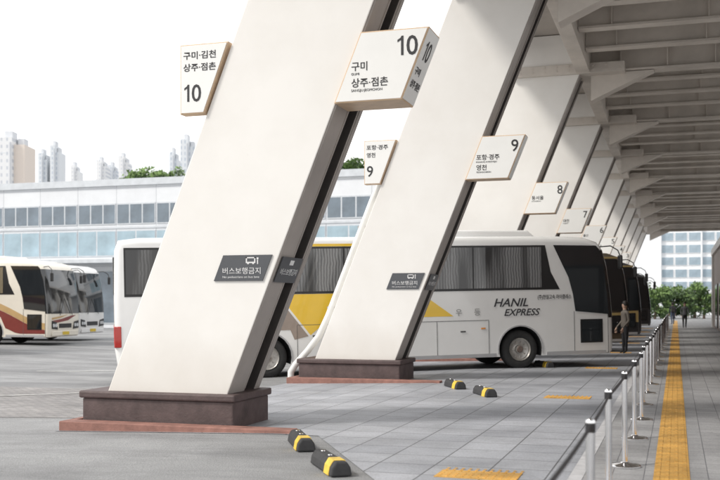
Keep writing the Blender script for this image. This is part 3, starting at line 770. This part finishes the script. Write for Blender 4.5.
for i,(px,d,h,r) in enumerate(((131,95,14.7,2.0),(148,97,15.3,2.0),(161,95,14.7,1.8),(177,98,15.4,1.7),(351,92,15.4,2.4),(366,94,15.8,2.2))):
    p=at(px,d); tree(p.x,p.y,h,r,f'green tree top showing above the terminal roof, {["first","second","third","fourth","fifth","sixth"][i]} from the left',1600,.24,.68)
for i,(px,d,h,r) in enumerate(((655,104,3.0,1.5),(664,108,3.3,1.7),(674,110,3.8,1.8),(685,109,3.5,1.8),(695,112,4.0,2.0),(704,107,3.2,1.6),(640,112,3.9,2.0))):
    p=at(px,d); tree(p.x,p.y,h,r,f'leafy green bush beyond the far end of the platform, {ORD[i]} placed',1500,.16,.15)
# ------------------------------------------------------------ glass building past the far end
t=thing('glass_building','pale glass building with white frames beyond the far end of the canopy','building',(-30,150,0))
gw=M('white_frames',(.78,.80,.82),.5); pg2=M('pale_blue_glass',(.34,.43,.50),.15,var=.4,scale=.3,coat=.5)
mb=MB(); mb.box(0,75,0,20,0,24); mb.build('wall',gw,t)
def w2():
    mb=MB(); mb.box(0,1.7,-.08,-.01,0,1.25); f=mb.build('window',gw,t); m2=MB(); m2.box(.07,1.63,-.1,-.078,.07,1.18); return f,m2.build('pane',pg2,f)
f,p_=w2(); first=True
for i in range(12):
    for j in range(8):
        x_=28+i*1.85; z=1.8+j*1.75
        if first: f.location=(x_,0,z); first=False; continue
        g=f.copy(); C.objects.link(g); g.location=(x_,0,z); q=p_.copy(); C.objects.link(q); q.parent=g
for i in range(5):
    mb=MB(); mb.box(27.8+i*5.55,28.0+i*5.55,-.6,-.005,0,18); mb.build('fin',gw,t)
# ------------------------------------------------------------ waiting hall on the right
hallm=brick_mat('brown_cladding',(.40,.21,.12),(.36,.185,.11),(.18,.11,.08),1.2,3.0,.015,.5,dirt=.2,rot=(R(-90),0,0),bump=.1)
t=thing('waiting_hall','brown clad waiting hall wall at the right edge of the platform','building',(2.5,20,0))
mb=MB(); mb.box(0,8,0,54,0,5.0); mb.build('wall',hallm,t)
mb=MB(); mb.box(-.12,.35,53.8,54.4,0,5.1); mb.build('corner_post',beaml,t,bevel=.02)
mb=MB(); mb.box(-.15,8,-.1,54.5,5.0,5.45); mb.build('parapet',beaml,t,bevel=.02)
for i in range(8):
    y=3+i*6.2
    mb=MB(); mb.box(-.05,-.004,y,y+3.2,.1,2.9); d_=mb.build('door_frame',trimb,t)
    for ya,yb_ in ((.1,1.5),(1.7,3.1)):
        mb=MB(); mb.box(-.06,-.049,y+ya,y+yb_,.2,2.8); mb.build('pane',glass,d_)
# ------------------------------------------------------------ people
skinm=M('skin',(.55,.36,.27),.55,var=.08); hairm=M('black_hair',(.015,.012,.01),.6); shoe=M('shoe_dark',(.03,.03,.03),.6)
def person(label,loc,rz,top,legs,walk=.0,arm=0.12,bag=False):
    t=thing('person',label,'person',loc,rz)
    V=[];E=[];Rr=[]
    def v(p,r,par=None):
        V.append(p); Rr.append(r if isinstance(r,tuple) else (r,r))
        if par is not None: E.append((par,len(V)-1))
        return len(V)-1
    pel=v((0,0,.95),(.15,.10)); ab=v((0,-.0,1.12),(.135,.095),pel); ch=v((0,0,1.30),(.165,.105),ab); nb=v((0,0,1.43),(.085,.07),ch); nk=v((0,.005,1.49),(.052,.055),nb)
    hd1=v((0,.01,1.56),(.066,.078),nk); hd2=v((0,.012,1.64),(.075,.092),hd1); v((0,.005,1.70),(.055,.065),hd2)
    v((0,.105,1.605),(.014,.014),hd2)
    for s in (-1,1):
        v((s*.083,0,1.61),(.012,.018),hd2)
        st=walk*s
        hp=v((s*.095,0,.88),(.092,.095),pel); kn=v((s*.10,st*.45+.02*abs(walk),.49),(.058,.062),hp); an=v((s*.10,st*.9 - (.08 if st<0 else 0),.10 if st>=0 else .13),(.040,.045),kn); v((s*.11,st*.9+.13-(.08 if st<0 else 0),.045),(.042,.035),an)
        sh=v((s*.185,0,1.385),(.060,.06),ch); el=v((s*(.225),-.03-st*.35,1.10),(.042,.043),sh); wr_=v((s*.225,.06+arm-st*.55,.88),(.027,.026),el)
        pm=v((s*.225,.085+arm-st*.6,.80),(.022,.036),wr_)
        for i,(dy,l) in enumerate(((-.030,.065),(-.010,.080),(.010,.085),(.030,.075))):
            a=v((s*.222,.085+arm-st*.6+dy,.765),(.010,.010),pm); b=v((s*.212,.095+arm-st*.6+dy,.765-l*.55),(.009,.009),a); v((s*.198,.105+arm-st*.6+dy,.765-l),(.008,.008),b)
        a=v((s*.212,.125+arm-st*.6,.80),(.011,.011),pm); v((s*.205,.145+arm-st*.6,.765),(.009,.009),a)
    me=bpy.data.meshes.new('p'); me.from_pydata(V,E,[]); ob=bpy.data.objects.new('p',me); C.objects.link(ob)
    ob.modifiers.new('s','SKIN'); ob.modifiers.new('u','SUBSURF').levels=2; ob.modifiers['u'].render_levels=2
    for i,r in enumerate(Rr): me.skin_vertices[0].data[i].radius=r
    me.skin_vertices[0].data[0].use_root=True
    dg=bpy.context.evaluated_depsgraph_get(); dg.update(); m2=bpy.data.meshes.new_from_object(ob.evaluated_get(dg))
    C.objects.unlink(ob); bpy.data.objects.remove(ob)
    m2.materials.clear()
    for m_ in (skinm,top,legs,shoe): m2.materials.append(m_)
    for p in m2.polygons:
        c=p.center; p.use_smooth=True
        if c.z>1.475: mi=0
        elif c.z>.94 : mi=1
        elif abs(c.x)>.185 and c.z<.865: mi=0
        elif abs(c.x)>.185: mi=1
        elif c.z>.10: mi=2
        else: mi=3
        p.material_index=mi
    m2.name='body'; o=bpy.data.objects.new('body',m2); C.objects.link(o); o.parent=t
    mb=MB(); mb.lathe([(.098,1.60),(.104,1.65),(.098,1.71),(.07,1.755),(0,1.775)],(0,-.015,0),seg=18); mb.box(-.085,.085,-.105,-.06,1.52,1.66); mb.build('hair',hairm,t,smooth=True,bevel=.01)
    mb=MB(); mb.lathe([(.145,.90),(.155,.96),(.15,1.02)],(0,0,0),seg=18); h_=mb.build('jacket_hem',top,t,smooth=True); h_.scale=(1.08,.78,1)
    if bag:
        mb=MB(); mb.box(-.15,.15,-.27,-.11,1.0,1.38); mb.build('backpack',shoe,t,bevel=.04)
    return t
navy=M('navy_jacket',(.03,.035,.05),.8); blk=M('black_trousers',(.025,.025,.028),.8); grey=M('grey_jacket',(.12,.12,.13),.8); blue=M('blue_jeans',(.05,.07,.12),.8); taupe=M('taupe_jacket',(.16,.14,.12),.8)
person('person in a dark taupe jacket standing between the white coach and the next coach',(-1.62,34.3,.01),R(120),taupe,blk,0)
person('person in dark clothes walking down the far platform beside the yellow strip',(.55,70.0,.01),R(185),grey,blk,.22)
person('person with a backpack farther along the platform, left of the yellow strip',(-.25,82.0,.01),R(10),navy,blue,.2,bag=True)
print('objects',len(bpy.data.objects))
